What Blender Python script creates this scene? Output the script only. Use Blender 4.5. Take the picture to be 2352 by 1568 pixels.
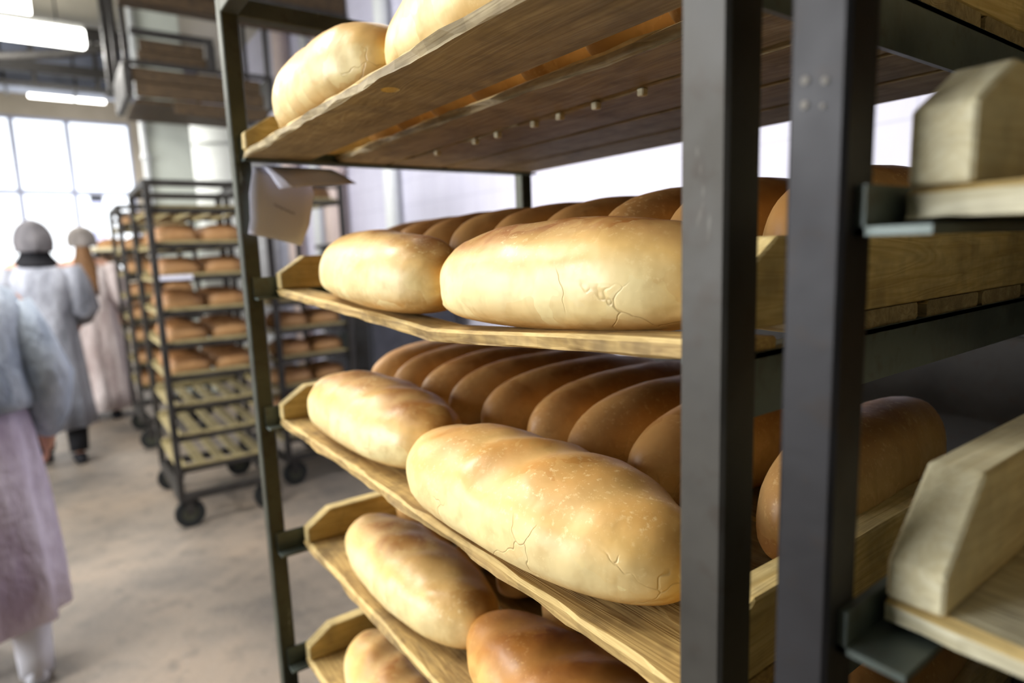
import bpy, bmesh, math, random
from mathutils import Vector, Matrix, noise as mnoise

for o in list(bpy.data.objects):
    bpy.data.objects.remove(o)
SC = bpy.context.scene
COL = SC.collection
PI = math.pi
H = 1.40                                   # height of the photographer's eye above the floor

# ------------------------------------------------------------------ camera
cam_d = bpy.data.cameras.new('camera')
cam = bpy.data.objects.new('camera', cam_d)
COL.objects.link(cam)
_yaw, _pitch, _roll = (math.radians(a) for a in (54.522, 8.255, -2.033))
_f = Vector((-math.sin(_yaw) * math.cos(_pitch), math.cos(_yaw) * math.cos(_pitch), -math.sin(_pitch)))
_r = Vector((math.cos(_yaw), math.sin(_yaw), 0))
_u = _r.cross(_f)
_c, _s = math.cos(_roll), math.sin(_roll)
_r, _u = _c * _r + _s * _u, -_s * _r + _c * _u
cam.matrix_world = Matrix(((_r.x, _u.x, -_f.x, 0), (_r.y, _u.y, -_f.y, 0), (_r.z, _u.z, -_f.z, H), (0, 0, 0, 1)))
cam_d.sensor_width = 36.0
cam_d.lens = 36.0 * 1446.6 / 2352.0
cam_d.clip_start = 0.01
cam_d.clip_end = 100
cam_d.dof.use_dof = True
cam_d.dof.focus_distance = 0.40
cam_d.dof.aperture_fstop = 4.6
SC.camera = cam

# ------------------------------------------------------------------ world, large lights, exposure
world = bpy.data.worlds.new('world')
SC.world = world
world.use_nodes = True
bg = world.node_tree.nodes['Background']
bg.inputs[0].default_value = (0.90, 0.95, 1.0, 1)
bg.inputs[1].default_value = 0.07
# daylight from the windows in the aisle's other long wall (behind the photographer)
wl = bpy.data.lights.new('window_daylight', 'AREA')
wl.shape = 'RECTANGLE'
wl.size, wl.size_y = 3.9, 2.2
wl.energy = 330
wl.color = (.97, .98, 1.0)
wlo = bpy.data.objects.new('window_daylight', wl)
COL.objects.link(wlo)
wlo.location = (-3.2, -4.12, H + .75)
wlo.rotation_euler = (PI / 2, 0, 0)
SC.view_settings.view_transform = 'Standard'
SC.view_settings.look = 'None'
SC.view_settings.gamma = 1.0
SC.view_settings.use_curve_mapping = False
SC.view_settings.exposure = 0.14
SC.cycles.use_adaptive_sampling = True
SC.cycles.adaptive_threshold = 0.04
SC.cycles.max_bounces = 5
SC.cycles.diffuse_bounces = 3
SC.cycles.glossy_bounces = 2
SC.cycles.transmission_bounces = 2
SC.cycles.caustics_reflective = False
SC.cycles.caustics_refractive = False


# ------------------------------------------------------------------ material helpers
class NT:
    def __init__(self, name):
        self.m = bpy.data.materials.new(name)
        self.m.use_nodes = True
        self.t = self.m.node_tree
        self.b = self.t.nodes['Principled BSDF']
        self.tc = None

    def n(self, typ, **kw):
        nd = self.t.nodes.new(typ)
        for k, v in kw.items():
            if k.startswith('i_'):
                key = k[2:]
                nd.inputs[int(key) if key.isdigit() else key.replace('_', ' ')].default_value = v
            else:
                setattr(nd, k, v)
        return nd

    def l(self, a, b):
        self.t.links.new(a, b)

    def coord(self, scale=(1, 1, 1), kind='Object', shift=False):
        if self.tc is None:
            self.tc = self.n('ShaderNodeTexCoord')
        mp = self.n('ShaderNodeMapping')
        mp.inputs['Scale'].default_value = scale
        self.l(self.tc.outputs[kind], mp.inputs[0])
        if shift:
            oi = self.n('ShaderNodeObjectInfo')
            mu = self.n('ShaderNodeMath', operation='MULTIPLY')
            mu.inputs[1].default_value = 37.0
            self.l(oi.outputs['Random'], mu.inputs[0])
            self.l(mu.outputs[0], mp.inputs['Location'])
        return mp.outputs[0]

    def noise(self, vec, scale, detail=4, rough=.55, dist=0):
        nd = self.n('ShaderNodeTexNoise')
        nd.inputs['Scale'].default_value = scale
        nd.inputs['Detail'].default_value = detail
        nd.inputs['Roughness'].default_value = rough
        nd.inputs['Distortion'].default_value = dist
        if vec is not None:
            self.l(vec, nd.inputs['Vector'])
        return nd.outputs['Fac']

    def ramp(self, fac, stops, interp='LINEAR'):
        nd = self.n('ShaderNodeValToRGB')
        cr = nd.color_ramp
        cr.interpolation = interp
        while len(cr.elements) < len(stops):
            cr.elements.new(0.5)
        for e, (p, c) in zip(cr.elements, stops):
            e.position = p
            if not hasattr(c, '__len__'):
                c = (c, c, c)
            e.color = (c[0], c[1], c[2], 1)
        self.l(fac, nd.inputs[0])
        return nd.outputs[0]

    def math(self, op, a, b=None):
        nd = self.n('ShaderNodeMath', operation=op)
        for i, v in enumerate((a, b)):
            if v is None:
                continue
            if isinstance(v, (int, float)):
                nd.inputs[i].default_value = v
            else:
                self.l(v, nd.inputs[i])
        return nd.outputs[0]

    def mix(self, fac, a, b, blend='MIX'):
        nd = self.n('ShaderNodeMix', data_type='RGBA', blend_type=blend)
        for i, v in ((0, fac), (6, a), (7, b)):
            if isinstance(v, (int, float)):
                nd.inputs[i].default_value = v
            elif isinstance(v, tuple):
                nd.inputs[i].default_value = (v[0], v[1], v[2], 1)
            else:
                self.l(v, nd.inputs[i])
        return nd.outputs[2]

    def bump(self, h, strength, dist=.01):
        nd = self.n('ShaderNodeBump')
        nd.inputs['Strength'].default_value = strength
        nd.inputs['Distance'].default_value = dist
        self.l(h, nd.inputs['Height'])
        self.l(nd.outputs[0], self.b.inputs['Normal'])
        return nd

    def base(self, c):
        if isinstance(c, tuple):
            self.b.inputs['Base Color'].default_value = (c[0], c[1], c[2], 1)
        else:
            self.l(c, self.b.inputs['Base Color'])

    def set(self, **kw):
        for k, v in kw.items():
            self.b.inputs[k.replace('_', ' ')].default_value = v
        return self


def s2l(r, g, b):
    return tuple(((c / 255) / 12.92 if c <= 10 else ((c / 255 + .055) / 1.055) ** 2.4) for c in (r, g, b))


def bread_mat(name, low, side, gold, top, crack=1.0, rough=.42, simple=False):
    t = NT(name)
    at = t.n('ShaderNodeAttribute', attribute_name='crust')
    sep = t.n('ShaderNodeSeparateXYZ')
    t.l(at.outputs['Vector'], sep.inputs[0])
    v = t.coord(shift=True)
    n1 = t.noise(v, 16, 3, .6, .6)
    n2 = t.noise(v, 60, 2, .6)
    oi = t.n('ShaderNodeObjectInfo')
    hh = t.math('ADD', sep.outputs[0], t.math('MULTIPLY', t.math('SUBTRACT', n1, .5), .42))
    hh = t.math('ADD', hh, t.math('MULTIPLY', t.math('SUBTRACT', oi.outputs['Random'], .5), .10))
    c = t.ramp(hh, [(0.0, low), (.14, low), (.24, tuple(.55 * a + .45 * b for a, b in zip(low, side))), (.40, side), (.60, side), (.80, gold), (1.0, top)])
    eu = t.math('MULTIPLY', t.ramp(t.math('ABSOLUTE', sep.outputs[2]), [(.72, 0), (1.0, 1)]), t.math('ADD', n1, .25))
    c = t.mix(t.math('MULTIPLY', eu, .8), c, tuple(.75 * a + .25 * b for a, b in zip(gold, low)))
    if simple:
        t.base(c)
        t.set(Roughness=rough, Specular_IOR_Level=.4)
        return t.m
    # flaked paler patches low on the flanks
    vo = t.n('ShaderNodeTexVoronoi', feature='F1')
    vo.inputs['Scale'].default_value = 26
    wv = t.n('ShaderNodeVectorMath', operation='ADD')
    nv = t.n('ShaderNodeTexNoise')
    nv.inputs['Scale'].default_value = 22
    nv.inputs['Detail'].default_value = 3
    t.l(v, nv.inputs['Vector'])
    sc_ = t.n('ShaderNodeVectorMath', operation='SCALE')
    sc_.inputs['Scale'].default_value = .07
    t.l(nv.outputs['Color'], sc_.inputs[0])
    t.l(v, wv.inputs[0])
    t.l(sc_.outputs[0], wv.inputs[1])
    t.l(wv.outputs[0], vo.inputs['Vector'])
    sv = t.n('ShaderNodeSeparateColor')
    t.l(vo.outputs['Color'], sv.inputs[0])
    patch = t.math('MULTIPLY', t.ramp(sv.outputs[0], [(.58, 0), (.66, 1)]), t.ramp(sep.outputs[0], [(.12, 0), (.28, 1), (.55, 1), (.7, 0)]))
    c = t.mix(t.math('MULTIPLY', patch, .5), c, tuple(min(1, x * 1.22 + .03) for x in side))
    c = t.mix(t.math('MULTIPLY', t.ramp(sv.outputs[1], [(.45, 0), (.6, .42)]), t.ramp(sep.outputs[0], [(.2, .4), (.4, 1), (.75, .6)])), c, tuple(.7 * a + .3 * b for a, b in zip(gold, side)))
    # cracks between flakes
    ve = t.n('ShaderNodeTexVoronoi', feature='DISTANCE_TO_EDGE')
    ve.inputs['Scale'].default_value = 19
    t.l(wv.outputs[0], ve.inputs['Vector'])
    cr = t.ramp(ve.outputs['Distance'], [(.0, 1), (.017, 0)])
    cmask = t.ramp(t.noise(v, 9, 2), [(.52, 0), (.60, 1)])
    crk = t.math('MULTIPLY', t.math('MULTIPLY', cr, cmask), t.ramp(sep.outputs[0], [(.1, 0), (.2, 1), (.6, 1), (.72, 0)]))
    c = t.mix(t.math('MULTIPLY', crk, .55 * crack), c, tuple(x * .5 for x in gold))
    # slashed streaks along the top
    c = t.mix(t.math('MULTIPLY', sep.outputs[1], t.math('MULTIPLY', n1, .6)), c, tuple(.6 * a + .4 * b for a, b in zip(side, gold)))
    c = t.mix(t.ramp(n2, [(.48, 0), (.75, .45)]), c, tuple(x * .72 for x in gold))
    n4 = t.noise(v, 230, 3, .7)
    c = t.mix(t.math('MULTIPLY', t.ramp(n4, [(.56, 0), (.68, .5)]), t.ramp(t.noise(v, 11, 2), [(.45, 0), (.6, 1)])), c, tuple(min(1, x * 1.1 + .06) for x in side))
    t.base(c)
    hgt = t.math('ADD', t.math('MULTIPLY', n2, .25), t.math('ADD', t.math('MULTIPLY', n1, .8), t.math('SUBTRACT', t.math('MULTIPLY', patch, .22), t.math('MULTIPLY', crk, .65))))
    wr = t.noise(t.coord((70, 9, 16), shift=True), 1.0, 2, .6, .4)
    wr = t.math('MULTIPLY', wr, t.ramp(sep.outputs[0], [(.08, .7), (.5, .3), (.7, .1)]))
    fl = t.noise(v, 130, 1, .6)
    hgt = t.math('ADD', hgt, t.math('ADD', t.math('MULTIPLY', wr, .8), t.math('MULTIPLY', fl, .12)))
    t.bump(hgt, .34, .004)
    t.l(t.ramp(t.noise(v, 24, 4), [(.3, rough - .1), (.7, rough + .16)]), t.b.inputs['Roughness'])
    t.set(Specular_IOR_Level=.42)
    return t.m


def wood_mat(name, a, b, dirt, axis=0, fine=1.0, dirty=.5):
    t = NT(name)
    scl = [7, 7, 7]
    scl[axis] = .55
    v = t.coord(tuple(scl), shift=True)
    scl2 = [60, 60, 60]
    scl2[axis] = 2.0
    v2 = t.coord(tuple(scl2), shift=True)
    v3 = t.coord((1, 1, 1), shift=True)
    n1 = t.noise(v, 4.0, 3, .5, 1.2)
    ring = t.math('FRACT', t.math('MULTIPLY', n1, 17.0))
    ring = t.math('ABSOLUTE', t.math('SUBTRACT', ring, .5))
    g = t.math('ADD', t.math('MULTIPLY', ring, .62), t.math('MULTIPLY', t.noise(v2, 3.0, 3, .65), 1.0))
    c = t.ramp(g, [(.3, b), (.95, a)])
    sc3 = [40, 40, 40]
    sc3[axis] = 9
    v4 = t.coord(tuple(sc3), shift=True)
    d = t.math('MAXIMUM', t.ramp(t.noise(v3, 26, 3, .65), [(.46, 0), (.68, 1)]), t.ramp(t.noise(v4, 1.0, 3, .7), [(.52, 0), (.66, .9)]))
    c = t.mix(t.math('MULTIPLY', d, dirty), c, dirt)
    t.base(c)
    t.bump(g, .35 * fine, .0015)
    t.set(Roughness=.68, Specular_IOR_Level=.25)
    return t.m


def metal_mat(name, a, b, rust, rough=.5, chips=None):
    t = NT(name)
    v = t.coord((1, 1, 1), shift=True)
    n1 = t.noise(v, 14, 3, .65)
    n2 = t.noise(v, 70, 2, .6)
    c = t.ramp(n1, [(.3, a), (.7, b)])
    c = t.mix(t.math('MULTIPLY', t.ramp(n2, [(.55, 0), (.72, 1)]), .45), c, rust)
    if chips:
        vs = t.coord((1, 1, .28), shift=True)
        c = t.mix(t.ramp(t.noise(vs, 46, 4, .7), [(.66, 0), (.74, .7)]), c, chips)
    t.base(c)
    t.bump(n2, .12, .002)
    t.l(t.ramp(n1, [(.3, rough - .08), (.7, rough + .14)]), t.b.inputs['Roughness'])
    t.set(Metallic=.35, Specular_IOR_Level=.45)
    return t.m


def plain_mat(name, c, rough=.6, var=.12, scale=6, metallic=0.0, spec=.3):
    t = NT(name)
    n1 = t.noise(t.coord((1, 1, 1)), scale, 5)
    t.base(t.ramp(n1, [(.3, tuple(x * (1 - var) for x in c)), (.7, tuple(min(1, x * (1 + var)) for x in c))]))
    t.set(Roughness=rough, Metallic=metallic, Specular_IOR_Level=spec)
    return t.m


def emit_mat(name, c, s):
    t = NT(name)
    t.base((.8, .8, .8))
    t.b.inputs['Emission Color'].default_value = (c[0], c[1], c[2], 1)
    t.b.inputs['Emission Strength'].default_value = s
    return t.m


M = {}
M['loaf_pale'] = bread_mat('crust_pale', s2l(206, 156, 84), s2l(240, 218, 160), s2l(226, 184, 110), s2l(158, 100, 42))
M['loaf_gold'] = bread_mat('crust_gold', s2l(206, 156, 84), s2l(240, 216, 156), s2l(232, 188, 112), s2l(202, 146, 74))
M['loaf_tan'] = bread_mat('crust_tan', s2l(180, 130, 74), s2l(216, 178, 118), s2l(198, 150, 88), s2l(150, 100, 48), .5, .5)
M['loaf_brown'] = bread_mat('crust_brown', s2l(205, 150, 72), s2l(218, 170, 96), s2l(180, 118, 48), s2l(120, 64, 20), .4)
M['loaf_bg'] = bread_mat('crust_bg', s2l(126, 90, 54), s2l(168, 128, 84), s2l(148, 106, 64), s2l(118, 78, 42), .3, .55, True)
M['wood'] = wood_mat('tray_wood', s2l(206, 176, 114), s2l(150, 120, 72), s2l(92, 74, 52), 0, 1, .6)
M['wood_under'] = wood_mat('tray_wood_worn', s2l(178, 162, 124), s2l(136, 118, 86), s2l(92, 80, 60), 0, 1.2, .5)
M['wood_worn'] = wood_mat('fresh_worn_edge', s2l(226, 200, 138), s2l(190, 162, 104), s2l(140, 116, 78), 0, .8, .5)
M['wood_cleat'] = wood_mat('cleat_wood', s2l(222, 200, 142), s2l(186, 158, 96), s2l(120, 108, 84), 1, 1, .45)
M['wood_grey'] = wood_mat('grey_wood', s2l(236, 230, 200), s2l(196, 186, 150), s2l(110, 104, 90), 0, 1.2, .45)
M['wood_pale'] = wood_mat('pale_cleat_wood', s2l(246, 238, 202), s2l(222, 208, 162), s2l(150, 142, 118), 1, 1, .35)
M['wood_bg'] = wood_mat('pale_wood', s2l(170, 158, 116), s2l(128, 114, 80), s2l(90, 80, 62), 1, .5, .4)
M['steel'] = metal_mat('olive_steel', s2l(56, 58, 46), s2l(78, 80, 68), s2l(52, 38, 26), .5, s2l(150, 158, 150))
M['steel_near'] = metal_mat('dark_steel', s2l(26, 25, 27), s2l(40, 39, 42), s2l(40, 31, 24), .5, s2l(84, 82, 80))
M['steel_scratched'] = metal_mat('scratched_steel', s2l(48, 46, 42), s2l(70, 67, 61), s2l(52, 42, 32), .5, s2l(128, 124, 116))
M['steel_rail'] = metal_mat('rail_steel', s2l(70, 78, 72), s2l(104, 114, 110), s2l(70, 58, 40), .38)
M['steel_dark'] = metal_mat('black_steel', s2l(40, 38, 36), s2l(62, 60, 58), s2l(54, 40, 30), .5)
M['rubber'] = plain_mat('wheel_rubber', s2l(34, 36, 36), .7)
M['paper'] = plain_mat('paper', s2l(212, 213, 230), .8, .04)
M['spot'] = plain_mat('worn_paint_spot', s2l(118, 114, 108), .7, .25, 300)
M['ink'] = plain_mat('ink', s2l(96, 96, 120), .7)


# ------------------------------------------------------------------ object helpers
def tag(o, label=None, cat=None, group=None, kind=None):
    if label:
        o['label'] = label
    if cat:
        o['category'] = cat
    if group:
        o['group'] = group
    if kind:
        o['kind'] = kind
    return o


def link(name, mesh, parent=None, loc=(0, 0, 0), rot=(0, 0, 0)):
    o = bpy.data.objects.new(name, mesh)
    COL.objects.link(o)
    o.location = loc
    o.rotation_euler = rot
    if parent:
        o.parent = parent
    return o


def thing(name, label, cat, loc=(0, 0, 0), rotz=0, group=None):
    o = bpy.data.objects.new(name, None)
    COL.objects.link(o)
    o.empty_display_size = .05
    o.location = loc
    o.rotation_euler = (0, 0, rotz)
    return tag(o, label, cat, group)


def mesh(name, verts, faces, mat, smooth=False):
    me = bpy.data.meshes.new(name)
    me.from_pydata([tuple(v) for v in verts], [], faces)
    if isinstance(mat, str):
        mat = M[mat]
    me.materials.append(mat)
    me.update()
    if smooth:
        me.polygons.foreach_set('use_smooth', [True] * len(me.polygons))
    return me


def bm_mesh(name, bm, mat, smooth=False):
    bmesh.ops.recalc_face_normals(bm, faces=bm.faces)
    me = bpy.data.meshes.new(name)
    bm.to_mesh(me)
    bm.free()
    me.materials.append(M[mat] if isinstance(mat, str) else mat)
    if smooth:
        me.polygons.foreach_set('use_smooth', [True] * len(me.polygons))
    return me


def add_box(bm, x0, x1, y0, y1, z0, z1, bev=0):
    r = bmesh.ops.create_cube(bm, size=1)
    for v in r['verts']:
        v.co = Vector((x0 + (v.co.x + .5) * (x1 - x0), y0 + (v.co.y + .5) * (y1 - y0), z0 + (v.co.z + .5) * (z1 - z0)))
    if bev:
        es = list({e for v in r['verts'] for e in v.link_edges})
        bmesh.ops.bevel(bm, geom=es, offset=bev, segments=1, affect='EDGES')


def box(name, x0, x1, y0, y1, z0, z1, mat, bev=0):
    bm = bmesh.new()
    add_box(bm, x0, x1, y0, y1, z0, z1, bev)
    return bm_mesh(name, bm, mat)


def add_cyl(bm, p, q, r0, r1=None, n=12):
    p, q = Vector(p), Vector(q)
    d = q - p
    res = bmesh.ops.create_cone(bm, cap_ends=True, segments=n, radius1=r0, radius2=r0 if r1 is None else r1, depth=d.length)
    m = Matrix.Translation((p + q) / 2) @ d.to_track_quat('Z', 'Y').to_matrix().to_4x4()
    bmesh.ops.transform(bm, matrix=m, verts=res['verts'])


def tube(name, pts, r, mat, n=10, closed=False):
    """A bent round bar through pts."""
    pts = [Vector(p) for p in pts]
    V, F = [], []
    up = Vector((0, 0, 1))
    for i, p in enumerate(pts):
        a = pts[max(i - 1, 0)]
        b = pts[min(i + 1, len(pts) - 1)]
        d = (b - a).normalized()
        s = d.cross(up)
        if s.length < 1e-3:
            s = Vector((1, 0, 0))
        s.normalize()
        t = s.cross(d).normalized()
        for k in range(n):
            th = 2 * PI * k / n
            V.append(p + r * (math.cos(th) * s + math.sin(th) * t))
    for i in range(len(pts) - 1):
        for k in range(n):
            F.append((i * n + k, i * n + (k + 1) % n, (i + 1) * n + (k + 1) % n, (i + 1) * n + k))
    F.append(tuple(range(n - 1, -1, -1)))
    F.append(tuple((len(pts) - 1) * n + k for k in range(n)))
    return mesh(name, V, F, mat, True)


def struct(name, me, loc=(0, 0, 0)):
    return tag(link(name, me, None, loc), kind='structure')


def fbm(p, s, o=3):
    return mnoise.fractal(Vector(p) * s, 1.0, 2.0, o)


# ------------------------------------------------------------------ the room
def floor_mat():
    t = NT('concrete_floor')
    v = t.coord((1, 1, 1))
    n1 = t.noise(v, 1.1, 5, .6)
    n2 = t.noise(v, 9, 6, .65)
    n3 = t.noise(v, 70, 4, .6)
    c = t.ramp(n1, [(.32, s2l(84, 80, 76)), (.5, s2l(121, 111, 100)), (.68, s2l(140, 125, 109))])
    c = t.mix(t.ramp(n2, [(.5, 0), (.72, .55)]), c, s2l(66, 64, 62))
    c = t.mix(t.ramp(n3, [(.56, 0), (.7, .45)]), c, s2l(150, 144, 136))
    t.base(c)
    t.bump(n2, .2, .01)
    t.set(Roughness=.55, Specular_IOR_Level=.35)
    return t.m


def wall_mat(name, c1, c2, joint=True):
    t = NT(name)
    v = t.coord((1, 1, 1))
    n1 = t.noise(v, 1.4, 5, .6)
    c = t.ramp(n1, [(.3, c1), (.7, c2)])
    if joint:
        br = t.n('ShaderNodeTexBrick')
        br.offset = 0
        br.inputs['Color1'].default_value = (1, 1, 1, 1)
        br.inputs['Color2'].default_value = (.97, .97, .98, 1)
        br.inputs['Mortar'].default_value = (.8, .8, .82, 1)
        br.inputs['Scale'].default_value = 1
        br.inputs['Brick Width'].default_value = .2
        br.inputs['Row Height'].default_value = .2
        br.inputs['Mortar Size'].default_value = .004
        mp = t.n('ShaderNodeMapping')
        mp.inputs['Rotation'].default_value = (PI / 2, 0, 0)
        t.l(t.tc.outputs['Object'], mp.inputs[0])
        t.l(mp.outputs[0], br.inputs['Vector'])
        c = t.mix(1.0, c, br.outputs['Color'], 'MULTIPLY')
    t.base(c)
    t.set(Roughness=.45, Specular_IOR_Level=.35)
    return t.m


M['floor'] = floor_mat()
M['wall_white'] = wall_mat('white_tiles', s2l(204, 203, 222), s2l(220, 219, 236))
M['wall_beige'] = wall_mat('beige_plaster', s2l(196, 186, 166), s2l(222, 212, 194), False)
M['wall_dark'] = wall_mat('bounce_dimming_wall', s2l(50, 54, 48), s2l(66, 70, 62), False)  # dark tone for unseen walls, chosen to cut bounced light
M['ceiling'] = wall_mat('ceiling_plaster', s2l(170, 164, 146), s2l(196, 190, 172), False)
XF, YB, ZC = -13.6, 2.45, 4.30            # far wall, back wall, ceiling
struct('floor', box('floor', XF, 1.7, -4.2, YB, -.1, 0, 'floor'))
struct('ceiling', box('ceiling', XF, 1.7, -4.2, YB, ZC, ZC + .1, 'ceiling'))
struct('wall_back', box('wall_back', XF, 1.7, YB, YB + .15, 0, ZC, 'wall_white'))
struct('wall_right', box('wall_right', 1.7, 1.85, -4.2, YB, 0, ZC, 'wall_dark'))  # unseen wall kept dark so no light comes back from the right
dr = tag(thing('dimming_door_1', None, None, (.45, YB, 0)), kind='structure')  # unseen dark door, added so the white wall throws back less light
M['door_paint'] = plain_mat('bounce_dimming_brown', s2l(52, 42, 34), .6)
link('door_leaf', box('door_leaf', -1.2, -.005, -.06, -.002, .02, 3.2, 'door_paint', .005), dr)
link('door_leaf', box('door_leaf', .005, 1.2, -.06, -.002, .02, 3.2, 'door_paint', .005), dr)
link('handle', box('handle', -.12, -.09, -.10, -.0605, 1.0, 1.3, 'steel_rail', .004), dr)
# far wall with a wide window band
WY0, WY1, WZ0, WZ1 = -3.6, 1.36, 1.15, 3.90
bmw = bmesh.new()
add_box(bmw, XF - .15, XF, -4.2, YB, 0, WZ0)
add_box(bmw, XF - .15, XF, -4.2, YB, WZ1, ZC)
add_box(bmw, XF - .15, XF, -4.2, WY0, WZ0, WZ1)
add_box(bmw, XF - .15, XF, WY1, YB, WZ0, WZ1)
struct('wall_left', bm_mesh('wall_left', bmw, 'wall_beige'))
SX0, SX1, SZ0, SZ1 = -5.2, -1.2, H - .40, H + 1.90
bmw = bmesh.new()
add_box(bmw, XF, 1.85, -4.35, -4.2, 0, SZ0)
add_box(bmw, XF, 1.85, -4.35, -4.2, SZ1, ZC)
add_box(bmw, XF, SX0, -4.35, -4.2, SZ0, SZ1)
add_box(bmw, SX1, 1.85, -4.35, -4.2, SZ0, SZ1)
struct('wall_front', bm_mesh('wall_front', bmw, 'wall_dark'))
M['frame'] = plain_mat('window_frame', s2l(206, 212, 236), .5)
M['pane'] = emit_mat('daylit_frosted_pane', (.86, .93, 1.0), 1.6)
M['pane_blue'] = emit_mat('daylit_blue_pane', (.45, .52, 1.0), .9)
cols = [WY0, -2.4, -1.2, -.34, .42, 1.36]
ztr = 2.66
for i in range(len(cols) - 1):
    w = tag(thing('window_%d' % (i + 1), None, None, (XF, 0, 0)), kind='structure')
    y0, y1 = cols[i], cols[i + 1]
    bmf = bmesh.new()
    for a, b, c, d in ((y0, y0 + .04, WZ0, WZ1), (y1 - .04, y1, WZ0, WZ1), (y0 + .03, y1 - .03, WZ0, WZ0 + .05), (y0 + .03, y1 - .03, WZ1 - .05, WZ1), (y0 + .03, y1 - .03, ztr - .04, ztr + .04)):
        add_box(bmf, -.10, -.02, a, b, c, d)
    link('window_frame', bm_mesh('window_frame', bmf, 'frame'), w)
    link('pane', box('pane', -.075, -.065, y0 + .03, y1 - .03, ztr + .04, WZ1 - .05, 'pane'), w)
    if i == 4:
        link('pane', box('pane', -.075, -.065, y0 + .03, .63, WZ0 + .05, ztr - .04, 'pane'), w)
        link('pane', box('pane', -.075, -.065, .63, .83, WZ0 + .05, ztr - .14, 'pane_blue'), w)
        link('pane', box('pane', -.075, -.065, .83, y1 - .03, WZ0 + .05, ztr - .04, 'pane'), w)
    else:
        link('pane', box('pane', -.075, -.065, y0 + .03, y1 - .03, WZ0 + .05, ztr - .04, 'pane'), w)

for i in range(4):
    w = tag(thing('window_%d' % (i + 6), None, None, (SX0 + (i + .5) * (SX1 - SX0) / 4, -4.2, 0)), kind='structure')
    hw = (SX1 - SX0) / 8
    bmf = bmesh.new()
    for a, b, c, d in ((-hw, -hw + .04, SZ0, SZ1), (hw - .04, hw, SZ0, SZ1), (-hw + .04, hw - .04, SZ0, SZ0 + .05), (-hw + .04, hw - .04, SZ1 - .05, SZ1)):
        add_box(bmf, a, b, -.10, -.02, c, d)
    link('window_frame', bm_mesh('window_frame', bmf, 'frame'), w)
    link('pane', box('pane', -hw + .04, hw - .04, -.075, -.065, SZ0 + .05, SZ1 - .05, 'pane'), w)

# ------------------------------------------------------------------ ceiling lamps in a row above the aisle
M['tube'] = emit_mat('lit_diffuser', (1.0, .985, .93), 9.0)
M['lamp_body'] = plain_mat('lamp_body', s2l(200, 200, 196), .4)


def ceiling_lamp(x, y, z, ly, lx, power, label, rounded=False):
    root = thing('ceiling_lamp', label, 'lamp', (x, y, z), 0, 'luminaires hung above the aisle')
    bm = bmesh.new()
    if rounded:
        add_cyl(bm, (0, -ly / 2, 0), (0, ly / 2, 0), lx / 2, n=20)
        link('diffuser', bm_mesh('diffuser', bm, 'tube', True), root)
        link('housing', box('housing', -lx * .4, lx * .4, -ly / 2 + .02, ly / 2 - .02, lx * .38, lx * .38 + .05, 'lamp_body', .008), root)
        top = lx * .38 + .05
    else:
        add_box(bm, -lx / 2, lx / 2, -ly / 2, ly / 2, -.17, 0, .02)
        link('diffuser', bm_mesh('diffuser', bm, 'tube'), root)
        link('housing', box('housing', -lx / 2, lx / 2, -ly / 2, ly / 2, 0, .05, 'lamp_body', .008), root)
        top = .05
    for s in (-1, 1):
        b2 = bmesh.new()
        add_cyl(b2, (0, s * ly * .35, top), (0, s * ly * .35, ZC - z), .008, n=6)
        link('hanger_rod', bm_mesh('hanger_rod', b2, 'steel_dark'), root)
    if power:
        ld = bpy.data.lights.new('lamp_light', 'AREA')
        ld.shape = 'RECTANGLE'
        ld.size = max(lx, .15)
        ld.size_y = ly
        ld.energy = power
        ld.color = (1.0, .965, .90)
        lo = bpy.data.objects.new('lamp_light', ld)
        COL.objects.link(lo)
        lo.parent = root
        lo.location = (0, 0, -.20)
    return root


ceiling_lamp(-7.72, -.52, H + 2.44, 1.2, .17, 60, 'white lamp with rounded end close under the ceiling', True)
ceiling_lamp(-8.42, -.25, H + 2.47, 1.56, .16, 60, 'square-edged glowing box lamp in front of the dark beams')
ceiling_lamp(-11.3, .41, H + 2.43, .90, .19, 60, 'glowing rounded tube lamp before the beige wall above the windows', True)
for i, (lx_, ly_) in enumerate(((-4.6, -.75), (-2.2, -.85))):
    ceiling_lamp(lx_, ly_, H + 2.0, 1.3, .34, (50, 75)[i], 'glowing box lamp hung over the aisle beside the near bread racks')

ceiling_lamp(-2.6, 1.75, H + 2.1, 1.1, .30, 7, 'glowing box lamp hung behind the near rack by the white wall')

# ------------------------------------------------------------------ loaves
random.seed(4)


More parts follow.
